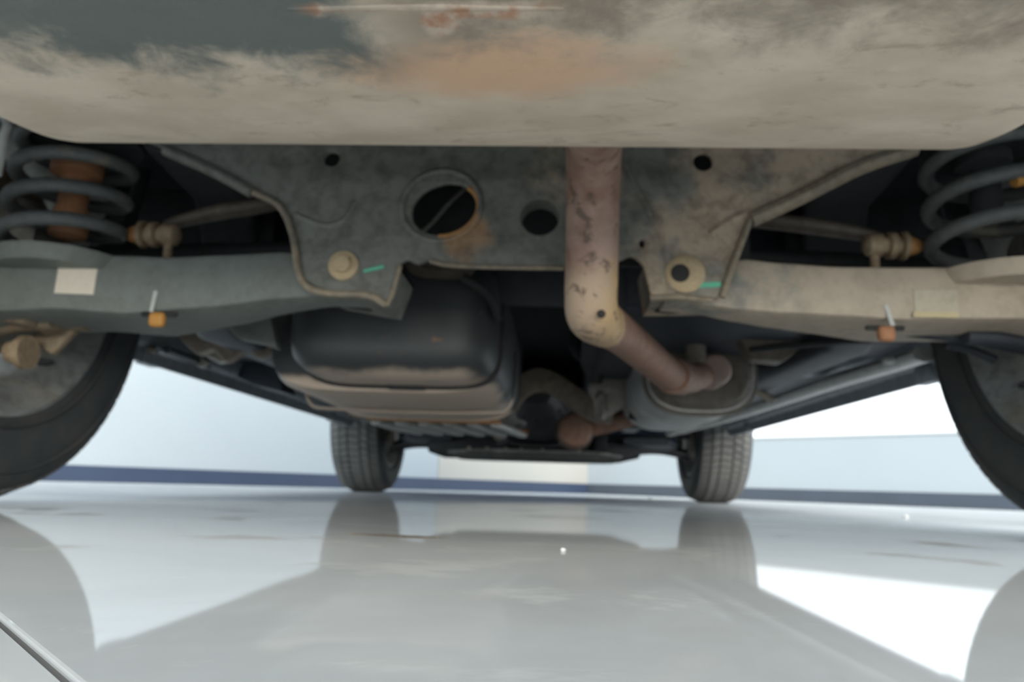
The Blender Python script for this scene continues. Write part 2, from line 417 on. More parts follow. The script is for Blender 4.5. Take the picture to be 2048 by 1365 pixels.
# --- floor pans, sills, shell
XS = .76
pan = Acc()
pan.add(rbox(-.68, .68, .10, 1.22, .50, .515, .004))
pan.add(rbox(-.74, .74, 1.20, 1.215, .34, .51, .003))
pan.add(rbox(-.76, -.16, 1.20, 3.05, .335, .35, .004)); pan.add(rbox(.16, .76, 1.20, 3.05, .335, .35, .004))
pan.add(rbox(-.17, -.155, 1.20, 3.05, .34, .50, .004)); pan.add(rbox(.155, .17, 1.20, 3.05, .34, .50, .004))
pan.add(rbox(-.17, .17, 1.20, 3.05, .49, .505, .004)); pan.add(rbox(-.60, .60, 3.03, 3.045, .34, .9, .003))
panO = obj('floor_pan', pan.get(), 'pan', ROOT)
for s in (-1, 1):
    # sill: pinch weld flange low on the inside, rocker panel rising outwards
    prof = [(.735, .335), (.745, .30), (.757, .292), (.757, .264), (.763, .264), (.763, .292), (.80, .295), (.865, .315), (.885, .36), (.885, .42), (.74, .42)]
    V = []; Fc = []; ys = [1.235, 1.27, 3.02, 3.06]
    for q, yy in enumerate(ys):
        for x, z in prof: V.append((s * x, yy, z + (.02 if q in (0, 3) and z < .30 else 0)))
    m_ = len(prof)
    for q in range(3):
        for k in range(m_): Fc.append((q * m_ + k, q * m_ + (k + 1) % m_, (q + 1) * m_ + (k + 1) % m_, (q + 1) * m_ + k))
    Fc += [tuple(range(m_)), tuple(3 * m_ + k for k in range(m_))]
    si = obj('sill', (V, Fc), 'sill', ROOT)
    for yy in (1.45, 2.75):
        obj('jacking_point', rbox(s * .76 - .012, s * .76 + .012, yy - .03, yy + .03, .261, .296, .003), 'sill', si)
    # long box rail under the floor beside the sill
    obj('floor_rail', loft([(1.22, s * .56, .335, .04, .01, 5), (1.32, s * .56, .318, .042, .026, 5), (2.8, s * .50, .318, .042, .026, 5), (3.05, s * .46, .32, .035, .015, 5)], 'Y', 20), 'pan', panO)
# body sides with wheel arches
def side_outline():
    top = [(.12, .42), (.10, .75), (.14, 1.02), (.30, 1.12), (.62, 1.40), (1.0, 1.49), (1.9, 1.50), (2.45, 1.42), (3.05, 1.08), (3.75, .98), (4.15, .82), (4.22, .60), (4.20, .42)]
    def arch(cy, sgn):
        A = .405; a0 = math.asin((.36 - RW) / A)
        return [(cy + sgn * A * math.cos(t), RW + A * math.sin(t)) for t in [a0 + (PI - 2 * a0) * k / 18 for k in range(19)]]
    pts = top + [(4.17, .34)] + arch(DF, 1) + [(3.03, .36), (1.33, .36)] + arch(DR, 1) + [(.40, .36), (.20, .38)]
    return pts
so = side_outline()
for s in (-1, 1):
    bp = obj('body_side', plate(so, [], .022, .004, 'YZ', s * .875), 'body', ROOT)
    win = ring2([(.52, 1.08), (.80, 1.37), (1.55, 1.43), (1.55, 1.06)], .03); wi2 = ring2([(1.62, 1.06), (1.62, 1.43), (2.35, 1.36), (2.85, 1.06)], .03)
    for wv in (win, wi2): obj('side_window', plate(wv, [], .008, .002, 'YZ', s * .889), 'glassy', bp)
# skin over the top, bumper to bumper
topline = [(.12, .36), (.10, .75), (.14, 1.02), (.30, 1.12), (.62, 1.40), (1.0, 1.49), (1.9, 1.50), (2.45, 1.42), (3.05, 1.08), (3.75, .98), (4.15, .82), (4.22, .60), (4.20, .34)]
V = []; Fc = []
for y, z in topline: V += [(-.87, y, z), (.87, y, z), (-.87, y + (.02 if y < 2 else -.02), z - .015), (.87, y + (.02 if y < 2 else -.02), z - .015)]
for i in range(len(topline) - 1):
    a, b = i * 4, i * 4 + 4
    Fc += [(a, a + 1, b + 1, b), (a + 2, a + 3, b + 3, b + 2), (a, a + 2, b + 2, b), (a + 1, a + 3, b + 3, b + 1)]
Fc += [(0, 1, 3, 2), (len(V) - 4, len(V) - 3, len(V) - 1, len(V) - 2)]
obj('body_shell', (V, Fc), 'body', ROOT)
obj('rear_bumper', loft([(-.86, .16, .47, .02, .08, 4), (-.80, .13, .46, .05, .11, 4), (-.5, .115, .455, .05, .12, 4), (.5, .115, .455, .05, .12, 4), (.80, .13, .46, .05, .11, 4), (.86, .16, .47, .02, .08, 4)], 'X', 24), 'body', ROOT)
obj('front_bumper', loft([(-.86, 4.12, .42, .03, .12, 4), (-.6, 4.20, .41, .05, .15, 4), (.6, 4.20, .41, .05, .15, 4), (.86, 4.12, .42, .03, .12, 4)], 'X', 24), 'body', ROOT)
# wheel arch liners
for s in (-1, 1):
    for cy in (DR, DF):
        V = []; Fc = []; n = 20
        for R_ in (.395, .40):
            for k in range(n + 1):
                a = .02 + (PI - .04) * k / n
                for x in (.60 if cy == DF else .70, .87): V.append((s * x, cy + R_ * math.cos(a), RW + R_ * math.sin(a)))
        off = 2 * (n + 1)
        for k in range(n):
            a = 2 * k; Fc += [(a, a + 1, a + 3, a + 2), (off + a, off + a + 1, off + a + 3, off + a + 2), (a, a + 2, off + a + 2, off + a), (a + 1, a + 3, off + a + 3, off + a + 1)]
        obj('wheel_arch_liner', (V, Fc), 'dark', ROOT)
# inner wheel house walls at the rear (dark steel behind the springs)
for s in (-1, 1):
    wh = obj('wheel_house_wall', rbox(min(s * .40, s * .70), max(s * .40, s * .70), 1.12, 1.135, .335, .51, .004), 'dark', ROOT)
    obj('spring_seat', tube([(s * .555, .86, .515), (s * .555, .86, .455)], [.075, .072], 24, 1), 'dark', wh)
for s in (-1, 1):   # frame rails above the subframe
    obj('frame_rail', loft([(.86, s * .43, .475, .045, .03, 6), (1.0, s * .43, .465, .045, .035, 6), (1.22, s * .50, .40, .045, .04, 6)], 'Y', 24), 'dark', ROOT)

# --- wheels
def tyre_parts(s, cy, front):
    x0 = s * TR; W = .215
    base_r = RW - .009
    # carcass with grooves left between the tread blocks; contact patch slightly flattened
    prof = [(.205, -.085), (.215, -.098), (.24, -.108), (.275, -.1105), (.305, -.105), (.320, -.092), (base_r - .001, -.075), (base_r, -.05), (base_r, .05), (base_r - .001, .075),
            (.320, .092), (.305, .105), (.275, .1105), (.24, .108), (.215, .098), (.205, .085)]
    V, Fc = lathe(prof, (x0, cy, RW), 'X', 72, True)
    ty = obj('tyre', (V, Fc), 'tyre', ROOT)
    # sidewall ring ridges
    for rr in (.232, .292):
        for q in (-1, 1):
            g = lathe([(rr - .0025, 0), (rr, q * .0025), (rr + .0025, 0), (rr, -q * .002)], (x0 + q * .1085, cy, RW), 'X', 64, True)
            obj('sidewall_rib', g, 'tyre', ty)
    # tread blocks: five ribs cut by sipes
    A = Acc(); nb = 68
    for col, (a, b) in enumerate([(-.096, -.064), (-.058, -.028), (-.022, .022), (.028, .058), (.064, .096)]):
        off = (col % 2) * .5 + col * .2
        for k in range(nb):
            t0 = 2 * PI * (k + off) / nb; t1 = t0 + 2 * PI / nb * .82; sk = .03 * (1 if col > 2 else -1 if col < 2 else .5)
            ro = RW - (.0035 if col in (0, 4) else 0)
            v = []
            for rr in (base_r - .006, ro):
                for t, x in ((t0, a), (t1, a), (t1 + sk, b), (t0 + sk, b)):
                    r2 = rr - (.012 if (col == 0 and x == a) or (col == 4 and x == b) else 0)
                    v.append((x0 + x, cy + r2 * math.sin(t), max(RW - r2 * math.cos(t), .0005)))
            A.add((v, [(0, 1, 2, 3), (4, 5, 6, 7), (0, 1, 5, 4), (1, 2, 6, 5), (2, 3, 7, 6), (3, 0, 4, 7)]))
    tb = obj('tread_blocks', A.get(), 'tread', ty, False); tb['kind'] = 'stuff'
    return ty
def wheel(s, cy, front):
    ty = tyre_parts(s, cy, front); x0 = s * TR
    c = (x0, cy, RW)
    # rim barrel open towards the car's middle, face towards the outside
    q = s
    prof = [(.212, -.102 * q), (.219, -.100 * q), (.216, -.088 * q), (.196, -.080 * q), (.178, -.05 * q), (.176, .03 * q), (.20, .075 * q), (.219, .100 * q), (.212, .102 * q),
            (.196, .085 * q), (.172, .035 * q), (.170, -.05 * q), (.186, -.080 * q), (.205, -.092 * q)]
    rim = obj('rim', lathe(prof, c, 'X', 64, True), 'rim', ROOT)
    # spokes
    for k in range(10):
        a = 2 * PI * k / 10 + .1
        d = Vector((0, math.sin(a), math.cos(a)))
        p0 = Vector(c) + Vector((q * .045, 0, 0)) + d * .045; p1 = Vector(c) + Vector((q * .070, 0, 0)) + d * .197
        obj('spoke', bar(p0, p1, .034, .018, .004), 'rim', rim)
    obj('hub', lathe([(.03, .02 * q), (.065, .022 * q), (.068, .05 * q), (.05, .062 * q), (.02, .064 * q)], c, 'X', 32), 'rim', rim)
    # brake
    if front:
        br = obj('brake_disc', lathe([(.05, -.055 * q), (.128, -.055 * q), (.13, -.052 * q), (.13, -.034 * q), (.128, -.031 * q), (.06, -.031 * q), (.06, .01 * q), (.04, .01 * q)], c, 'X', 40), 'brake', ROOT)
        obj('brake_caliper', rbox(x0 - .05 * q - .035, x0 - .05 * q + .035, cy - .15, cy - .075, RW - .02, RW + .09, .012), 'engine', br)
    else:
        br = obj('brake_backplate', lathe([(.03, -.075 * q), (.07, -.078 * q), (.085, -.066 * q), (.125, -.064 * q), (.135, -.058 * q), (.135, -.040 * q), (.128, -.02 * q), (.05, -.02 * q)], c, 'X', 40), 'brake', ROOT)
        obj('brake_caliper', rbox(x0 - .06 * q - .03, x0 - .06 * q + .03, cy + .055, cy + .125, RW - .09, RW + .03, .014), 'joint', br)
        obj('hub_carrier', loft([(x0 - q * .135, cy, RW, .035, .05, 3), (x0 - q * .11, cy, RW, .05, .075, 3), (x0 - q * .085, cy, RW, .055, .08, 3), (x0 - q * .06, cy, RW, .045, .06, 3)], 'X', 24), 'cast', br)
        # drain slots round the barrel
        for a in (-.75, .75, 2.3, 3.9):
            d = Vector((0, math.sin(a), -math.cos(a))); cc = Vector((x0 - q * .06, cy, RW)) + d * .1735
            g = tube([cc, cc + d * .004], .012, 12, 1, True, (1.9, .7)); obj('balance_weight', g, 'rubber', rim)
for s in (-1, 1):
    wheel(s, DR, False); wheel(s, DF, True)

# --- rear silencer
def silencer(c, cz, hy, hz, x1, e=3.2, r=.032):
    left = []
    for k in range(7):
        a = PI / 2 * k / 6
        left.append((-x1 + r * (1 - math.sin(a)) * 0 + r * (1 - math.cos(a)), c, cz, hy - r * (1 - math.sin(a)), hz - r * (1 - math.sin(a)), e))
    right = [(-p, a, b, h1, h2, q) for p, a, b, h1, h2, q in left][::-1]
    mid = [(-x1 + r + (2 * x1 - 2 * r) * k / 10, c, cz, hy, hz, e) for k in range(1, 10)]
    return loft(left + mid + right, 'X', 96)
mf = obj('rear_silencer', silencer(.40, .385, .20, .095, .374, 2.7), 'muffler', ROOT, label='wide beige and grey silencer with rusty middle')
obj('weld_seam', tube([(-.10, .351, .2912), (-.03, .350, .291), (.045, .351, .2912)], [.0010, .0016, .0010], 8, 8, True, (2, .6)), 'muffler', mf)
for s in (-1, 1):
    for q, (yy, zz) in enumerate(((.30, .36), (.54, .36))):
        obj('hanger_rod', tube([(s * .30, yy, .45), (s * .31, yy, .475), (s * .345, yy, .49)], .005, 8, 4), 'dark', mf)

# --- tailpipe run: down from the silencer, forward and across to the centre silencer
def pp(l): return [P(*t) for t in l]
tp = pp([(1190, 225, .60), (1188, 285, .70), (1186, 380, .755), (1184, 500, .78), (1182, 590, .79), (1186, 632, .815), (1212, 652, .90)])
pipe = obj('tailpipe', tube(tp, [.0285, .0285, .0285, .0285, .0285, .0285, .027], 32, 7), 'pipe', ROOT, label='long rusty pipe with ochre lower end')
obj('dent', lathe([(.0005, -.0005), (.0028, -.0002), (.0045, .003)], P(1203, 627, .7625), 'Y', 16), 'hole', pipe)
p2 = pp([(1205, 645, .87), (1245, 672, 1.0), (1300, 718, 1.15), (1340, 750, 1.27), (1378, 757, 1.40), (1415, 748, 1.60)])
fp = obj('connecting_pipe', tube(p2, [.0265, .0265, .0265, .027, .027, .027], 28, 7), 'exh', ROOT)
obj('pipe_clamp', tube(pp([(1343, 751, 1.275), (1362, 756, 1.34)]), .031, 28, 1), 'exh', fp)
# centre silencer
YC0, YC1 = 1.60, 2.12
def sec(Y, xl, xr, yt, yb, e):
    a, b = P(xl, (yt + yb) / 2, Y), P(xr, (yt + yb) / 2, Y); c, d = P((xl + xr) / 2, yt, Y), P((xl + xr) / 2, yb, Y)
    return (Y, (a.x + b.x) / 2, (c.z + d.z) / 2, abs(b.x - a.x) / 2, abs(c.z - d.z) / 2, e)
cx_, cz_, ha, hb = .362, .300, .118, .092
cs = obj('centre_silencer', loft([(YC0 + .004, cx_, cz_, ha - .004, hb - .004, 2.8), (YC0 + .02, cx_, cz_, ha, hb, 2.8), (YC1 - .02, cx_, cz_, ha, hb, 2.8), (YC1, cx_, cz_, ha - .015, hb - .015, 2.8)], 'Y', 56), 'alu', ROOT, label='pale grey silencer can under the floor')
obj('end_cap', loft([(YC0 - .012, cx_, cz_, ha - .035, hb - .035, 2.6), (YC0 - .010, cx_, cz_, ha - .02, hb - .02, 2.7), (YC0 + .004, cx_, cz_, ha - .008, hb - .008, 2.8), (YC0 + .006, cx_, cz_, ha + .004, hb + .004, 2.8), (YC0 + .018, cx_, cz_, ha + .004, hb + .004, 2.8)], 'Y', 56), 'cap', cs)
st = P(1424, 745, 1.55)
obj('inlet_stub', lathe([(.018, -.045), (.028, -.042), (.033, -.03), (.034, .03)], st, 'Y', 28), 'pink', cs)
obj('strap', loft([(1.80, cx_, cz_, ha + .003, hb + .003, 2.8), (1.825, cx_, cz_, ha + .003, hb + .003, 2.8)], 'Y', 56), 'alu', cs)
# front pipe with flange
fpp = pp([(1330, 815, 2.1), (1270, 832, 2.16), (1205, 850, 2.18), (1165, 858, 2.2), (1148, 862, 2.3), (1140, 868, 2.7), (1130, 872, 3.1)])
fr = obj('front_pipe', tube(fpp, .027, 24, 6), 'exh', ROOT)
bc = P(1150, 862, 2.16)
obj('flange_joint', lathe([(.030, -.028), (.043, -.022), (.049, -.006), (.049, .010), (.040, .020)], bc, 'Y', 28), 'exh', fr)
obj('flange_ring', lathe([(.051, .004), (.055, .006), (.055, .016), (.051, .018)], bc, 'Y', 28, True), 'link', fr)

# --- rear subframe
YS = .84
def p2d(l, Y=YS): return [(P(x, y, Y).x, P(x, y, Y).z) for x, y in l]
outl = p2d([(250, 265), (400, 330), (500, 385), (560, 412), (585, 470), (600, 555), (645, 583), (700, 588), (735, 592), (772, 610), (785, 585), (800, 530), (815, 520), (835, 532), (860, 520), (900, 530), (1000, 534), (1130, 536),
            (1238, 524), (1262, 512), (1285, 530), (1302, 596), (1330, 592), (1420, 600), (1448, 592), (1462, 540), (1500, 440), (1600, 395), (1720, 335), (1830, 298), (1900, 262), (1700, 235), (1000, 225), (400, 235)])
outl = ring2(outl, .006, 3)
hole = lambda x, y, r, sx=1.0, n=28: circ(P(x, y, YS).x, P(x, y, YS).z, r * YS / F_PX, n, sx)
big = [(P(890, 420, YS).x + YS / F_PX * (71 * math.cos(a) * math.cos(.35) - 56 * math.sin(a) * math.sin(.35)), P(890, 420, YS).z + YS / F_PX * (71 * math.cos(a) * math.sin(.35) + 56 * math.sin(a) * math.cos(.35))) for a in [2 * PI * k / 36 for k in range(36)]]
sf = obj('rear_subframe', plate(outl, [big, hole(1080, 436, 40), hole(665, 320, 17), hole(1405, 326, 20), hole(1283, 489, 9, .6, 16)], .008, .002, 'XZ', YS), 'frame', ROOT)
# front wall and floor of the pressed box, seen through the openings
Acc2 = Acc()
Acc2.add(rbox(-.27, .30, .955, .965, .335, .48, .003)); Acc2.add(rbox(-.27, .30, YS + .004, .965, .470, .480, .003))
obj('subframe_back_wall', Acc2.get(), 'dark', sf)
# big hole: raised collar rotated like the opening, rusty inner edge
def oval_ring(cxp, cyp, a1, b1, rot, tubr, Y, a0=0, a1_=2 * PI, n=40):
    c = P(cxp, cyp, Y); pts = []
    for k in range(n + 1):
        t = a0 + (a1_ - a0) * k / n; u, v = a1 * math.cos(t), b1 * math.sin(t)
        pts.append(Vector((c.x + (u * math.cos(rot) - v * math.sin(rot)) * Y / F_PX, Y, c.z + (u * math.sin(rot) + v * math.cos(rot)) * Y / F_PX)))
    return tube(pts, tubr, 10, 1)
obj('hole_collar', oval_ring(882, 412, 84, 78, .3, .004, YS - .004), 'frame', sf)
M['rustedge'] = dirty('bright_rust_edge', (.50, .26, .10), amt=.3, scale=30, dust=(.50, .33, .2, 1), grime=.3)
obj('rusty_hole_edge', oval_ring(890, 420, 73, 58, .35, .0032, YS - .004, -2.0, .55, 30), 'rustedge', sf, label='bright rusty lower right rim of the large hole')
obj('hole_lining', loft([(YS, P(1080, 436, YS).x, P(1080, 436, YS).z, .0225, .0225, 2), (YS + .03, P(1080, 436, YS).x, P(1080, 436, YS).z, .0225, .0225, 2)], 'Y', 28, False), 'frame', sf)
obj('brake_cable', tube(pp([(800, 500, .93), (860, 450, .92), (900, 405, .92), (960, 350, .93)]), .0028, 8, 5), 'frame', sf, label='thin rod crossing behind the large round hole')
# pale folded lips along the free edges
def lip(l, r, nm='flange_lip', Y=YS - .006, mat='lip'):
    obj(nm, tube([P(x, y, Y) for x, y in l], r, 8, 5), mat, sf)
lip([(505, 384), (558, 412), (585, 470), (600, 555), (640, 584), (735, 591), (772, 610)], .0042)
lip([(772, 612), (786, 585), (800, 532)], .003)
lip([(860, 522), (900, 531), (1000, 535), (1128, 537)], .0028)
lip([(1300, 596), (1360, 594), (1425, 601)], .0035)
lip([(1445, 595), (1462, 540), (1500, 440)], .0042)
lip([(1502, 440), (1600, 395), (1720, 335), (1830, 298)], .009, 'reinforcing_rib')
lip([(330, 300), (430, 345), (505, 386)], .007, 'reinforcing_rib', mat='frame')
# embossed ribs and lug boxes standing behind the plate
lip([(590, 430), (650, 452), (690, 440), (710, 405)], .005, 'pressed_ridge', YS - .0015, 'frame')
lip([(1420, 470), (1465, 440), (1500, 425)], .006, 'pressed_ridge', YS - .001, 'frame')
lip([(1250, 330), (1300, 430), (1330, 500), (1340, 580)], .005, 'pressed_ridge', YS - .0015, 'frame')
for pts in ([(600, 470), (604, 560), (650, 582), (770, 604), (796, 535), (770, 500)], [(1296, 520), (1308, 594), (1440, 592), (1456, 540), (1470, 490)]):
    A = Acc(); q = p2d(pts)
    for i in range(len(q) - 1):
        (xa, za), (xb, zb) = q[i], q[i + 1]
        v = [(xa, YS + .002, za), (xb, YS + .002, zb), (xb, YS + .10, zb), (xa, YS + .10, za), (xa, YS + .002, za + .004), (xb, YS + .002, zb + .004), (xb, YS + .10, zb + .004), (xa, YS + .10, za + .004)]
        A.add((v, [(0, 1, 2, 3), (4, 5, 6, 7), (0, 1, 5, 4), (1, 2, 6, 5), (2, 3, 7, 6), (3, 0, 4, 7)]))
    obj('arm_bracket', A.get(), 'frame', sf)
# arm bolts
b1 = P(687, 532, YS - .004)
obj('arm_bolt', lathe([(.006, -.010), (.0095, -.010), (.010, -.004), (.0175, -.003), (.0185, .003)], b1, 'Y', 24), 'bolt', sf, label='round tan bolt head in the left bracket')
b2 = P(1370, 548, YS - .004)
bb = obj('arm_bolt', lathe([(.010, -.006), (.017, -.006), (.0225, -.002), (.0235, .003)], b2, 'Y', 24), 'bolt', sf, label='tan bush washer with dark hole in the right bracket')
obj('bolt_socket', lathe([(.0005, -.0075), (.0105, -.0072), (.011, -.003)], b2 + Vector((-.0065, 0, -.001)), 'Y', 20), 'hole', sf)
obj('green_mark', bar(P(727, 543, YS - .0055), P(768, 533, YS - .0055), .0015, .004, .0004), 'green', sf, False)
obj('green_mark', bar(P(1396, 571, YS - .0055), P(1442, 569, YS - .0055), .0015, .006, .0004), 'green', sf, False)
# dark slots where the arms enter the brackets
for l in ([(690, 598), (715, 603), (745, 606)], [(1312, 608), (1335, 610), (1360, 609)]):
    obj('arm_bush', tube([P(x, y, .905) for x, y in l], .011, 14, 3), 'rubber', sf)

# --- lower arms with spring pockets
def arm(side):
    if side < 0:
        topl = [(-110, 492), (0, 500), (150, 506), (260, 508), (330, 511), (450, 506), (570, 500), (640, 520), (720, 560)]
        botl = [(-110, 648), (0, 626), (120, 620), (260, 630), (420, 618), (570, 600), (640, 596), (720, 600)]
    else:
        topl = [(1330, 560), (1400, 545), (1485, 514), (1560, 522), (1680, 530), (1800, 531), (1920, 531), (2048, 530), (2160, 530)]
        botl = [(1330, 606), (1400, 612), (1485, 622), (1560, 628), (1680, 634), (1800, 642), (1920, 640), (2048, 640), (2160, 660)]
    n = 40
    def interp(l, x):
        for (xa, ya), (xb, yb) in zip(l, l[1:]):
            if xa <= x <= xb:
                t = (x - xa) / (xb - xa); t = t * t * (3 - 2 * t) * .5 + t * .5; return ya + (yb - ya) * t
        return l[-1][1]
    xs = [topl[0][0] + (topl[-1][0] - topl[0][0]) * k / n for k in range(n + 1)]
    V = []; Fc = []
    for x in xs:
        yt, yb = interp(topl, x), interp(botl, x); a = P(x, yt, .855); b = P(x, yb, .855)
        t = min(1, max(0, abs(a.x) - .22) / .25); dep = .05 + .09 * t; r = .008
        prof = [(0, a.z - r), (.002, a.z - .003), (r, a.z), (dep - r, a.z - .004), (dep, a.z - r - .004), (dep, b.z + r), (dep - r, b.z), (r + .004, b.z), (.003, b.z + .003), (0, b.z + r + .004)]
        V += [(a.x, .855 + dy, z) for dy, z in prof]
    m = 10
    for i in range(n):
        for k in range(m): Fc.append((i * m + k, i * m + (k + 1) % m, (i + 1) * m + (k + 1) % m, (i + 1) * m + k))
    Fc += [tuple(range(m)), tuple(n * m + k for k in range(m))]
    o = obj('lower_arm', (V, Fc), 'arm', ROOT, label='grey lower arm with cream sticker' if side < 0 else 'tan dusted lower arm with stained sticker')
    return o
armL, armR = arm(-1), arm(1)
YA = .8545
def sticker(nm, mat, par, c, wd, ht, th=.0012, dy=0, rot=0):
    p = P(c[0], c[1], YA - dy); g = rbox(-wd / 2, wd / 2, -th / 2, th / 2, -ht / 2, ht / 2, .0004)
    R = Matrix.Rotation(rot, 3, 'Y'); return obj(nm, ([p + R @ v for v in g[0]], g[1]), mat, par, False)
sticker('sticker', 'label', armL, (152, 561), .049, .034, rot=.02)
sticker('sticker', 'oldlabel', armR, (1872, 606), .049, .031)
sticker('sticker_edge', 'yellow', armR, (1872, 630), .050, .0065, dy=.0009)
for par, (x, y), (mx, my), rr in ((armL, (315, 640), (307, 603), .1), (armR, (1772, 668), (1779, 632), -.25)):
    c = P(x, y, .853)
    obj('drain_plug', loft([(c.z - .0095, c.x, c.y, .006, .006, 3), (c.z - .007, c.x, c.y, .0095, .007, 3), (c.z + .004, c.x, c.y, .0095, .007, 3), (c.z + .008, c.x, c.y, .008, .006, 3)], 'Y', 20) if False else
        rbox(c.x - .0095, c.x + .0095, c.y - .006, c.y + .006, c.z - .009, c.z + .009, .005, None, 3), 'orange' if x < 1000 else 'bump', par)
    obj('plug_slot', rbox(c.x - .022, c.x + .022, c.y - .001, c.y + .006, c.z + .004, c.z + .010, .003), 'hole', par)
    sticker('white_mark', 'white', par, (mx, my), .005, .026, rot=rr)
# spring pan lip on each arm
for s, par in ((-1, armL), (1, armR)):
    obj('spring_pan', lathe([(.03, -.006), (.070, -.006), (.078, .006), (.078, .012), (.070, .010), (.064, .0)], (s * .568, .88, .296), 'Z', 36), 'arm', par)
# hinge brackets under the arm at the wheel end
hb_ = Acc()
for (x0, y0, x1, y1, Y, r) in ((-40, 672, 110, 650, .93, .012), (-60, 640, 60, 645, .90, .009), (90, 664, 175, 655, .96, .009)):
    hb_.add(tube([P(x0, y0, Y), P((x0 + x1) / 2, (y0 + y1) / 2 - 6, Y), P(x1, y1, Y)], r, 12, 4, True, (1.2, .6)))
obj('hub_bracket', hb_.get(), 'brake', armL)
obj('hub_gusset', plate(ring2(p2d([(60, 648), (165, 652), (140, 678), (108, 712), (78, 690)], .97), .004, 2), [], .012, .002, 'XZ', .97), 'brake', armL)
obj('hub_bolt', lathe([(.010, -.016), (.014, -.014), (.015, -.004), (.018, -.003), (.018, .002), (.022, .003), (.022, .012)], P(40, 705, .93), 'X', 20), 'joint', armL)
hb2 = Acc()
for (x0, y0, x1, y1, Y, r) in ((1800, 662, 2048, 700, .95, .007), (1930, 672, 2090, 690, .93, .012), (1890, 688, 1990, 720, 1.0, .006)):
    hb2.add(tube([P(x0, y0, Y), P((x0 + x1) / 2, (y0 + y1) / 2 - 4, Y), P(x1, y1, Y)], r, 12, 4))
obj('hub_bracket', hb2.get(), 'pan', armR)

# --- springs, bump stops
def helix(cx, cy, z0, z1, R, r, turns, ph, lean=0):
    n = int(turns * 30); pts = []
    for k in range(n + 1):
        t = k / n; a = ph + 2 * PI * turns * t; pts.append((cx + R * math.cos(a) + lean * t, cy + R * math.sin(a), z0 + (z1 - z0) * t))
    return tube(pts, r, 12, 1)
spL = obj('coil_spring', helix(-.562, .86, .318, .452, .063, .0085, 3.3, 2.4, .006), 'spring', ROOT)
spR = obj('coil_spring', helix(.555, .86, .330, .462, .066, .0088, 2.9, 1.0, 0), 'spring', ROOT)
obj('paint_mark', tube([P(2028, 362, .80), P(2046, 359, .80)], .0075, 10, 1), 'orange', spR)
obj('bump_stop', lathe([(.012, -.070), (.021, -.066), (.024, -.048), (.020, -.040), (.020, -.034), (.017, -.026), (.017, .01), (.03, .015), (.03, .04)], (-.562, .87, .402), 'Z', 24), 'bump', ROOT, label='rusty orange rod inside the left coil spring')
obj('bump_stop', lathe([(.010, -.05), (.016, -.046), (.018, -.03), (.016, .01), (.03, .015), (.03, .04)], (.555, .87, .425), 'Z', 24), 'rubber', ROOT)
obj('brake_hose', tube(pp([(-6, 350, .74), (2, 310, .74), (8, 270, .74), (14, 245, .745), (-10, 215, .76)]), .0045, 10, 5), 'white', ROOT)

# --- upper links with adjuster joints
def link(sd):
    if sd < 0:
        a = pp([(600, 395, .95), (520, 412, .94), (440, 424, .93), (370, 440, .92), (330, 452, .91)]); rs = [.013, .0145, .0145, .012, .010]
    else:
        a = pp([(1490, 440, .95), (1560, 445, .94), (1640, 455, .93), (1720, 468, .92), (1765, 478, .91)]); rs = [.013, .0145, .0145, .012, .010]
    o = obj('upper_link', tube(a, rs, 16, 5, True, (1, .7)), 'link', ROOT)
    def disc(x, y, w0, r, mat, nm):
        c = P(x, y, .895); obj(nm, lathe([(r * .8, -w0), (r, -w0 * .7), (r, w0 * .7), (r * .8, w0)], c, 'X', 20), mat, o)
    k = -1 if sd < 0 else 1
    cx, cy = (312, 470) if sd < 0 else (1778, 492)
    c = P(cx, cy, .895)
    obj('ball_joint', lathe([(.008, -.030 * k), (.0135, -.026 * k), (.0145, -.010 * k), (.011, -.008 * k), (.011, -.004 * k), (.0165, -.002 * k), (.0165, .006 * k), (.011, .008 * k), (.011, .012 * k), (.0175, .014 * k), (.0175, .019 * k), (.010, .021 * k)], c, 'X', 24), 'joint', o)
    obj('joint_tip', lathe([(.0115, .021 * k), (.0125, .024 * k), (.009, .034 * k), (.004, .041 * k), (.001, .042 * k)], c, 'X', 20), 'tip', o)
    obj('joint_bolt', tube([c + Vector((-.018 * k, 0, -.012)), c + Vector((-.018 * k, 0, -.034))], .0055, 12, 1), 'joint', o)
    return o
link(-1); link(1)
# second darker link deeper in
for s in (-1, 1):
    obj('control_link', tube([(s * .27, 1.06, .385), (s * .45, 1.04, .372), (s * .64, 1.0, .35)], .013, 14, 5), 'dark', ROOT)
# damper bodies leaning behind the springs
for s in (-1, 1):
    d_ = obj('damper', tube([(s * .60, 1.00, .27), (s * .585, 1.03, .40)], .024, 20, 1), 'dark', ROOT)
    obj('damper_rod', tube([(s * .585, 1.03, .40), (s * .578, 1.045, .50)], .010, 12, 1), 'dark', d_)

# --- fuel tank
def world_loft(secs): return loft(secs, 'Y', 64)
tx, tz = -.213, .298
rear = [(1.075, tx + .012, .292, .095, .050, 4.0), (1.080, tx + .012, .293, .120, .066, 4.4), (1.092, tx + .012, .297, .143, .082, 4.8), (1.118, tx + .012, .301, .156, .096, 5.0), (1.16, tx + .012, .302, .160, .100, 5.0), (1.60, tx + .012, .302, .162, .102, 5.0)]
tk = obj('fuel_tank', world_loft(rear), 'tank', ROOT, label='black moulded tank with tan dirty underside')
outer = [(1.215, tx - .016, .305, .176, .098, 4), (1.225, tx - .017, .304, .196, .110, 4.4), (1.26, tx - .018, .302, .202, .114, 4.6), (1.66, tx - .018, .300, .204, .114, 4.8), (1.72, tx - .018, .300, .194, .106, 4.4)]
obj('tank_shell', world_loft(outer), 'tank', tk)
obj('tank_seam', world_loft([(1.655, tx - .018, .300, .209, .1165, 4.8), (1.662, tx - .018, .300, .209, .1165, 4.8)]), 'tank', tk)
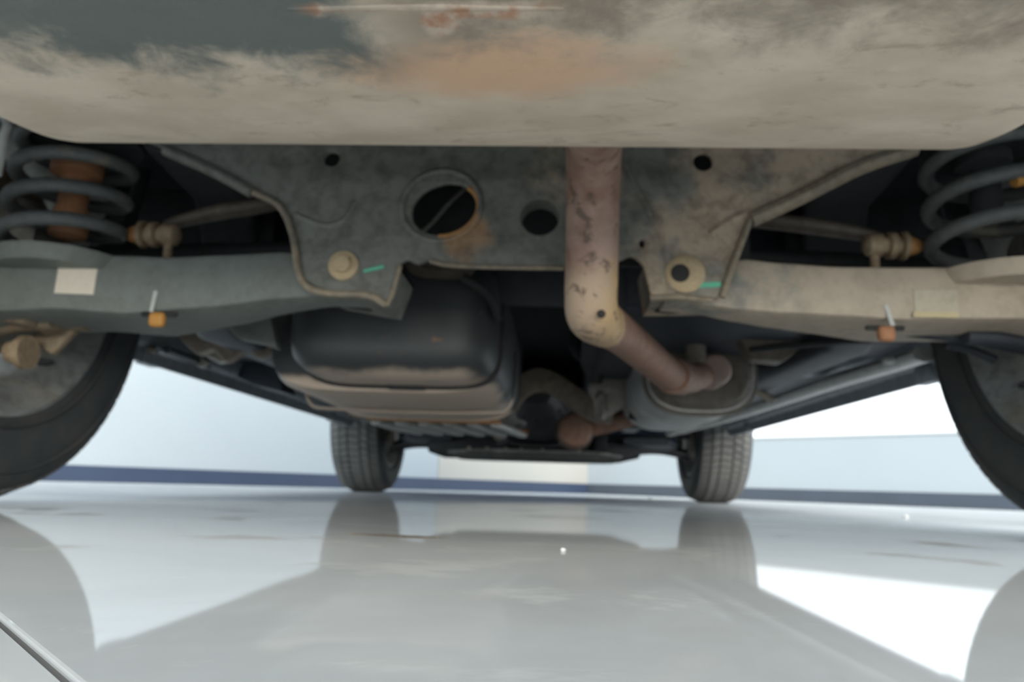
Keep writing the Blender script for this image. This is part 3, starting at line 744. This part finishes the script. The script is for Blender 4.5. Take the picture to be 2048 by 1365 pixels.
obj('rusty_flange', tube([(tx - .15, 1.66, .1835), (tx, 1.66, .1830), (tx + .15, 1.66, .1840)], [.002, .004, .003], 8, 4), 'rustedge', tk)
obj('shell_groove', world_loft([(1.205, tx + .012, .302, .166, .104, 5.0), (1.222, tx + .012, .302, .166, .104, 5.0)]), 'hole', tk)
obj('tank_neck', loft([(1.06, P(875, 560, 1.06).x, .385, .035, .03, 3), (1.08, P(875, 560, 1.06).x, .39, .055, .045, 3), (1.22, P(875, 560, 1.06).x, .39, .06, .05, 3)], 'Y', 28), 'link', tk)
obj('breather_hose', tube(pp([(925, 555, 1.05), (960, 575, 1.06), (985, 600, 1.08), (995, 640, 1.12)]), .007, 12, 5), 'rubber', tk)
# recesses and drain marks on the underside
for (x, y, Yw, wd) in ((815, 764, 1.22, .032), (780, 811, 1.50, .030), (862, 812, 1.50, .030)):
    c = P(x, y, Yw); obj('tank_recess', rbox(c.x - wd, c.x + wd, c.y - .02, c.y + .02, .1855 if Yw > 1.4 else .1965, .205, .006), 'dark', tk)
obj('tank_strap', tube([(tx - .21, 1.45, .40), (tx - .224, 1.45, .30), (tx - .215, 1.45, .20), (tx - .15, 1.45, .1835), (tx + .12, 1.45, .1835), (tx + .18, 1.45, .20), (tx + .19, 1.45, .30)], .010, 10, 4, True, (.3, 1)), 'tank', tk)

# --- ribbed shield ahead of the tank
sh = obj('underfloor_shield', loft([(1.74, -.235, .212, .19, .016, 5), (1.78, -.235, .208, .20, .018, 5), (2.15, -.225, .203, .185, .018, 5), (2.28, -.215, .210, .155, .014, 5)], 'Y', 40), 'shield', ROOT)
for k in range(6):
    x = -.375 + k * .058
    obj('shield_rib', bar((x, 1.80, .1885), (x + .055, 2.10, .1855), .028, .014, .006), 'alu', sh)
obj('shield_edge', tube([(-.43, 1.76, .196), (-.05, 1.77, .198), (-.035, 2.0, .20)], .006, 10, 5), 'shield', sh)

# --- tunnel arch, gearbox mounting and bits around it
ao = p2d([(985, 880), (1000, 820), (1022, 775), (1048, 745), (1078, 735), (1110, 745), (1140, 765), (1180, 790), (1225, 800), (1225, 850), (1190, 848), (1155, 832), (1122, 800), (1100, 786), (1072, 783), (1050, 795), (1035, 820), (1022, 850), (1010, 880)], 2.15)
ar = obj('tunnel_crossmember', plate(ring2(ao, .015, 3), [], .05, .006, 'XZ', 2.15), 'arch', ROOT)
obj('tunnel_bolt', lathe([(.006, -.010), (.014, -.008), (.016, .0)], P(1015, 776, 2.11), 'Y', 14), 'dark', ar)
gb = obj('gearbox', loft([(2.45, .0, .36, .05, .05, 2.4), (2.5, .0, .355, .08, .075, 2.4), (2.8, .0, .34, .11, .11, 2.6), (2.95, .0, .34, .17, .13, 3), (3.2, 0, .34, .19, .13, 3), (3.25, 0, .34, .15, .10, 3)], 'Y', 36), 'engine', ROOT)
for k in range(5):
    a = -PI / 2 + (k - 2) * .5
    obj('gearbox_rib', bar((.09 * math.cos(a), 2.55, .35 + .085 * math.sin(a)), (.17 * math.cos(a), 2.95, .34 + .125 * math.sin(a)), .008, .014, .003), 'engine', gb)
obj('orange_connector', rbox(*(lambda c: (c.x - .017, c.x + .017, c.y - .01, c.y + .01, c.z - .010, c.z + .010))(P(1046, 865, 2.45)), .003), 'bump', gb)
hg = obj('exhaust_hanger', tube(pp([(1188, 600, 1.9), (1186, 660, 1.9), (1190, 720, 1.92), (1190, 765, 1.94)]), [.02, .022, .024, .020], 16, 4), 'engine', ROOT)
obj('hanger_rubber', tube(pp([(1155, 650, 1.85), (1150, 690, 1.85), (1165, 715, 1.86)]), .016, 14, 4), 'rubber', hg)
sup = obj('shift_bracket', plate(ring2(p2d([(1182, 755), (1215, 752), (1262, 762), (1275, 790), (1258, 812), (1235, 822), (1212, 838), (1190, 835), (1186, 800), (1175, 780)], 2.02), .01, 3), [circ(P(1200, 790, 2.02).x, P(1200, 790, 2.02).z, .009, 16)], .03, .004, 'XZ', 2.02), 'cast', ROOT)
obj('shift_rod', tube(pp([(1204, 790, 2.0), (1208, 820, 2.0), (1202, 838, 2.0)]), .010, 12, 3), 'cast', sup)
obj('bracket_arm', tube(pp([(1262, 762, 1.98), (1270, 800, 1.98), (1266, 840, 1.98)]), .012, 12, 3), 'dark', sup)
obj('heat_shield', loft([(1.62, .22, .375, .11, .012, 4), (1.9, .25, .36, .13, .014, 4), (2.3, .28, .35, .12, .012, 4)], 'Y', 28), 'pan', ROOT)

# --- left side clutter between tank and sill
def brk(nm, mat, l, Y, th=.03, rad=.006): return obj(nm, plate(ring2(p2d(l, Y), rad, 3), [], th, .003, 'XZ', Y), mat, ROOT)
brk('floor_bracket', 'arch', [(345, 655), (560, 640), (556, 705), (520, 720), (500, 700), (455, 728), (430, 700), (400, 712), (375, 690)], 1.45)
brk('floor_bracket', 'cast', [(330, 690), (372, 688), (400, 705), (420, 725), (405, 738), (360, 716)], 1.62, .02)
brk('floor_bracket', 'cast', [(410, 690), (450, 696), (470, 722), (440, 728), (412, 712)], 1.55, .02)
brk('floor_bracket', 'pan', [(470, 712), (560, 708), (580, 790), (520, 775), (476, 752)], 1.9, .10)
for k, (dx, mm) in enumerate(((0, 'arch'), (16, 'sill'), (34, 'pan'))):
    obj('fuel_line', tube(pp([(300 + dx, 700, 1.42), (420 + dx, 745, 1.85), (520 + dx, 785, 2.4), (620 + dx, 818, 3.0)]), .0065, 8, 5), mm, panO)
brk('mounting_bracket', 'arm', [(460, 655), (545, 628), (560, 700), (530, 690), (480, 680)], 1.12, .03)

# --- right side clutter
obj('side_rail', tube(pp([(1340, 866, 2.9), (1440, 840, 2.35), (1540, 808, 1.95), (1660, 768, 1.62), (1790, 728, 1.38), (1850, 708, 1.28)]), .020, 14, 5, True, (1.1, .7)), 'alu', ROOT)
obj('cable_guide', tube(pp([(1460, 768, 1.9), (1500, 776, 1.85), (1545, 800, 1.85)]), .010, 10, 5), 'arch', ROOT)
obj('cable_clip', rbox(*(lambda c: (c.x - .022, c.x + .022, c.y - .01, c.y + .01, c.z - .006, c.z + .006))(P(1620, 723, 1.5)), .005), 'white', ROOT)
obj('cable_clip', rbox(*(lambda c: (c.x - .010, c.x + .010, c.y - .01, c.y + .01, c.z - .006, c.z + .006))(P(1777, 721, 1.33)), .005), 'white', ROOT)
brk('floor_bracket', 'cap', [(1470, 676), (1540, 672), (1605, 680), (1590, 705), (1560, 728), (1500, 722)], 1.45, .05)
brk('floor_bracket', 'sill', [(1560, 722), (1640, 700), (1760, 690), (1745, 722), (1640, 752), (1575, 756)], 1.62, .04)
obj('parking_cable', tube(pp([(1500, 700, 1.35), (1600, 690, 1.3), (1700, 682, 1.25), (1850, 678, 1.15)]), .006, 10, 5), 'dark', ROOT)
obj('pipe_shroud', tube(pp([(1388, 610, 1.5), (1391, 680, 1.5), (1392, 745, 1.52)]), .020, 14, 4), 'cap', ROOT)

# --- front end: cradle, engine, arms
cr_ = obj('front_crossmember', loft([(-.46, 3.25, .225, .10, .05, 4), (-.40, 3.22, .212, .12, .055, 4), (0, 3.20, .203, .13, .050, 4), (.34, 3.22, .203, .12, .048, 4), (.42, 3.25, .22, .10, .045, 4)], 'X', 28), 'dark', ROOT)
obj('engine_tray', loft([(2.88, .0, .178, .24, .006, 5), (2.95, -.01, .170, .34, .010, 5), (3.5, -.01, .168, .36, .012, 5), (3.9, 0, .19, .36, .012, 5)], 'Y', 32), 'shield', cr_)
for x in (-.26, -.19, -.12, -.06, .02, .16):
    obj('tray_fixing', lathe([(.003, -.004), (.007, -.002), (.007, .004)], (x, 2.885, .183), 'Y', 12), 'arch', cr_)
obj('sump', loft([(3.0, .0, .26, .12, .06, 4), (3.05, .0, .255, .17, .085, 4), (3.5, .02, .26, .18, .085, 4), (3.55, .02, .26, .15, .07, 4)], 'Y', 28), 'engine', ROOT)
obj('engine', rbox(-.36, .34, 2.98, 3.7, .34, .80, .05), 'engine', ROOT)
for s in (-1, 1):
    la = obj('front_arm', tube([(s * .36, 3.20, .205), (s * .50, 3.24, .215), (s * .66, 3.42, .20)], [.036, .030, .022], 16, 5, True, (1, .65)), 'engine', ROOT)
    obj('front_arm_rear_leg', tube([(s * .36, 3.52, .23), (s * .52, 3.47, .235), (s * .66, 3.43, .21)], [.030, .026, .02], 14, 5), 'engine', la)
    obj('ball_joint', lathe([(.010, -.025), (.024, -.02), (.026, .01), (.014, .03)], (s * .665, 3.43, .205), 'Z', 16), 'link', la)
    obj('drive_shaft', tube([(s * .18, 3.45, .33), (s * .66, DF, RW)], .014, 12, 1), 'engine', ROOT)
    kn = obj('steering_knuckle', rbox(min(s * .655, s * .70), max(s * .655, s * .70), 3.40, 3.50, .20, .45, .014), 'cast', ROOT)
    obj('front_strut', tube([(s * .655, 3.44, .42), (s * .60, 3.42, .85)], .027, 16, 1), 'engine', ROOT)
    obj('front_side_member', rbox(min(s * .42, s * .50), max(s * .42, s * .50), 2.95, 4.0, .34, .44, .012), 'dark', ROOT)
    obj('tie_rod', tube([(s * .25, 3.32, .27), (s * .66, 3.34, .28)], .009, 10, 1), 'engine', ROOT)
    obj('tray_wing', loft([(3.02, s * .43, .235, .09, .014, 4), (3.2, s * .46, .232, .12, .02, 4), (3.35, s * .46, .235, .10, .015, 4)], 'Y', 24), 'pan', cr_)
obj('arm_bracket', rbox(.225, .275, 3.02, 3.08, .16, .26, .01), 'dark', cr_)
obj('tow_eye', lathe([(.016, -.006), (.024, -.006), (.024, .006), (.016, .006)], (.30, 3.02, .178), 'Y', 20, True), 'engine', cr_)

# ------------------------------------------------------------------ bits lying on the tiles
def floor_pt(px, py):
    d = FWD + RT * ((px - 1024) / F_PX) - UP * ((py - 682.5) / F_PX); return CAM - d * (CAM.z / d.z)
def crumb(px, py, r, label):
    c = floor_pt(px, py); bm = bmesh.new(); bmesh.ops.create_icosphere(bm, subdivisions=2, radius=r)
    for v in bm.verts:
        v.co *= 1 + random.uniform(-.22, .22); v.co.z = max(v.co.z * .7, -r * .45)
    bm.verts.index_update()
    g = ([v.co + Vector((0, 0, r * .45)) for v in bm.verts], [tuple(v.index for v in f.verts) for f in bm.faces]); bm.free()
    o = obj('crumb', g, 'crumb'); o.location = (c.x, c.y, 0.0)
    o['label'] = label; o['category'] = 'crumb'
crumb(1126, 1103, .0021, 'white crumb on the wet-looking tile below the middle of the car')
crumb(1300, 1000, .0085, 'tiny white crumb on the floor just left of the right front tyre')
crumb(1812, 1036, .006, 'tiny white crumb on the floor between front and rear right tyres')
c = floor_pt(775, 1072)
V = []; Fc = []
n = 22
for k in range(n + 1):
    t = k / n; x = -.035 + .085 * t; wd = (.002 + .007 * math.sin(PI * t)) * random.uniform(.6, 1.2); y = -.012 * t + random.uniform(-.002, .002)
    V += [(x, y - wd, 0.0002), (x, y - wd * .5, .0012), (x, y + wd * .5, .0012), (x, y + wd, .0002)]
for k in range(n):
    a = k * 4
    for q in range(3): Fc.append((a + q, a + q + 1, a + q + 5, a + q + 4))
    Fc.append((a, a + 3, a + 7, a + 4))
o = obj('mud_smear', (V, Fc), 'mud'); o.location = (c.x, c.y, 0.0)
o['label'] = 'thin brown streak of dried mud on the tiles near the left front tyre'; o['category'] = 'mud'
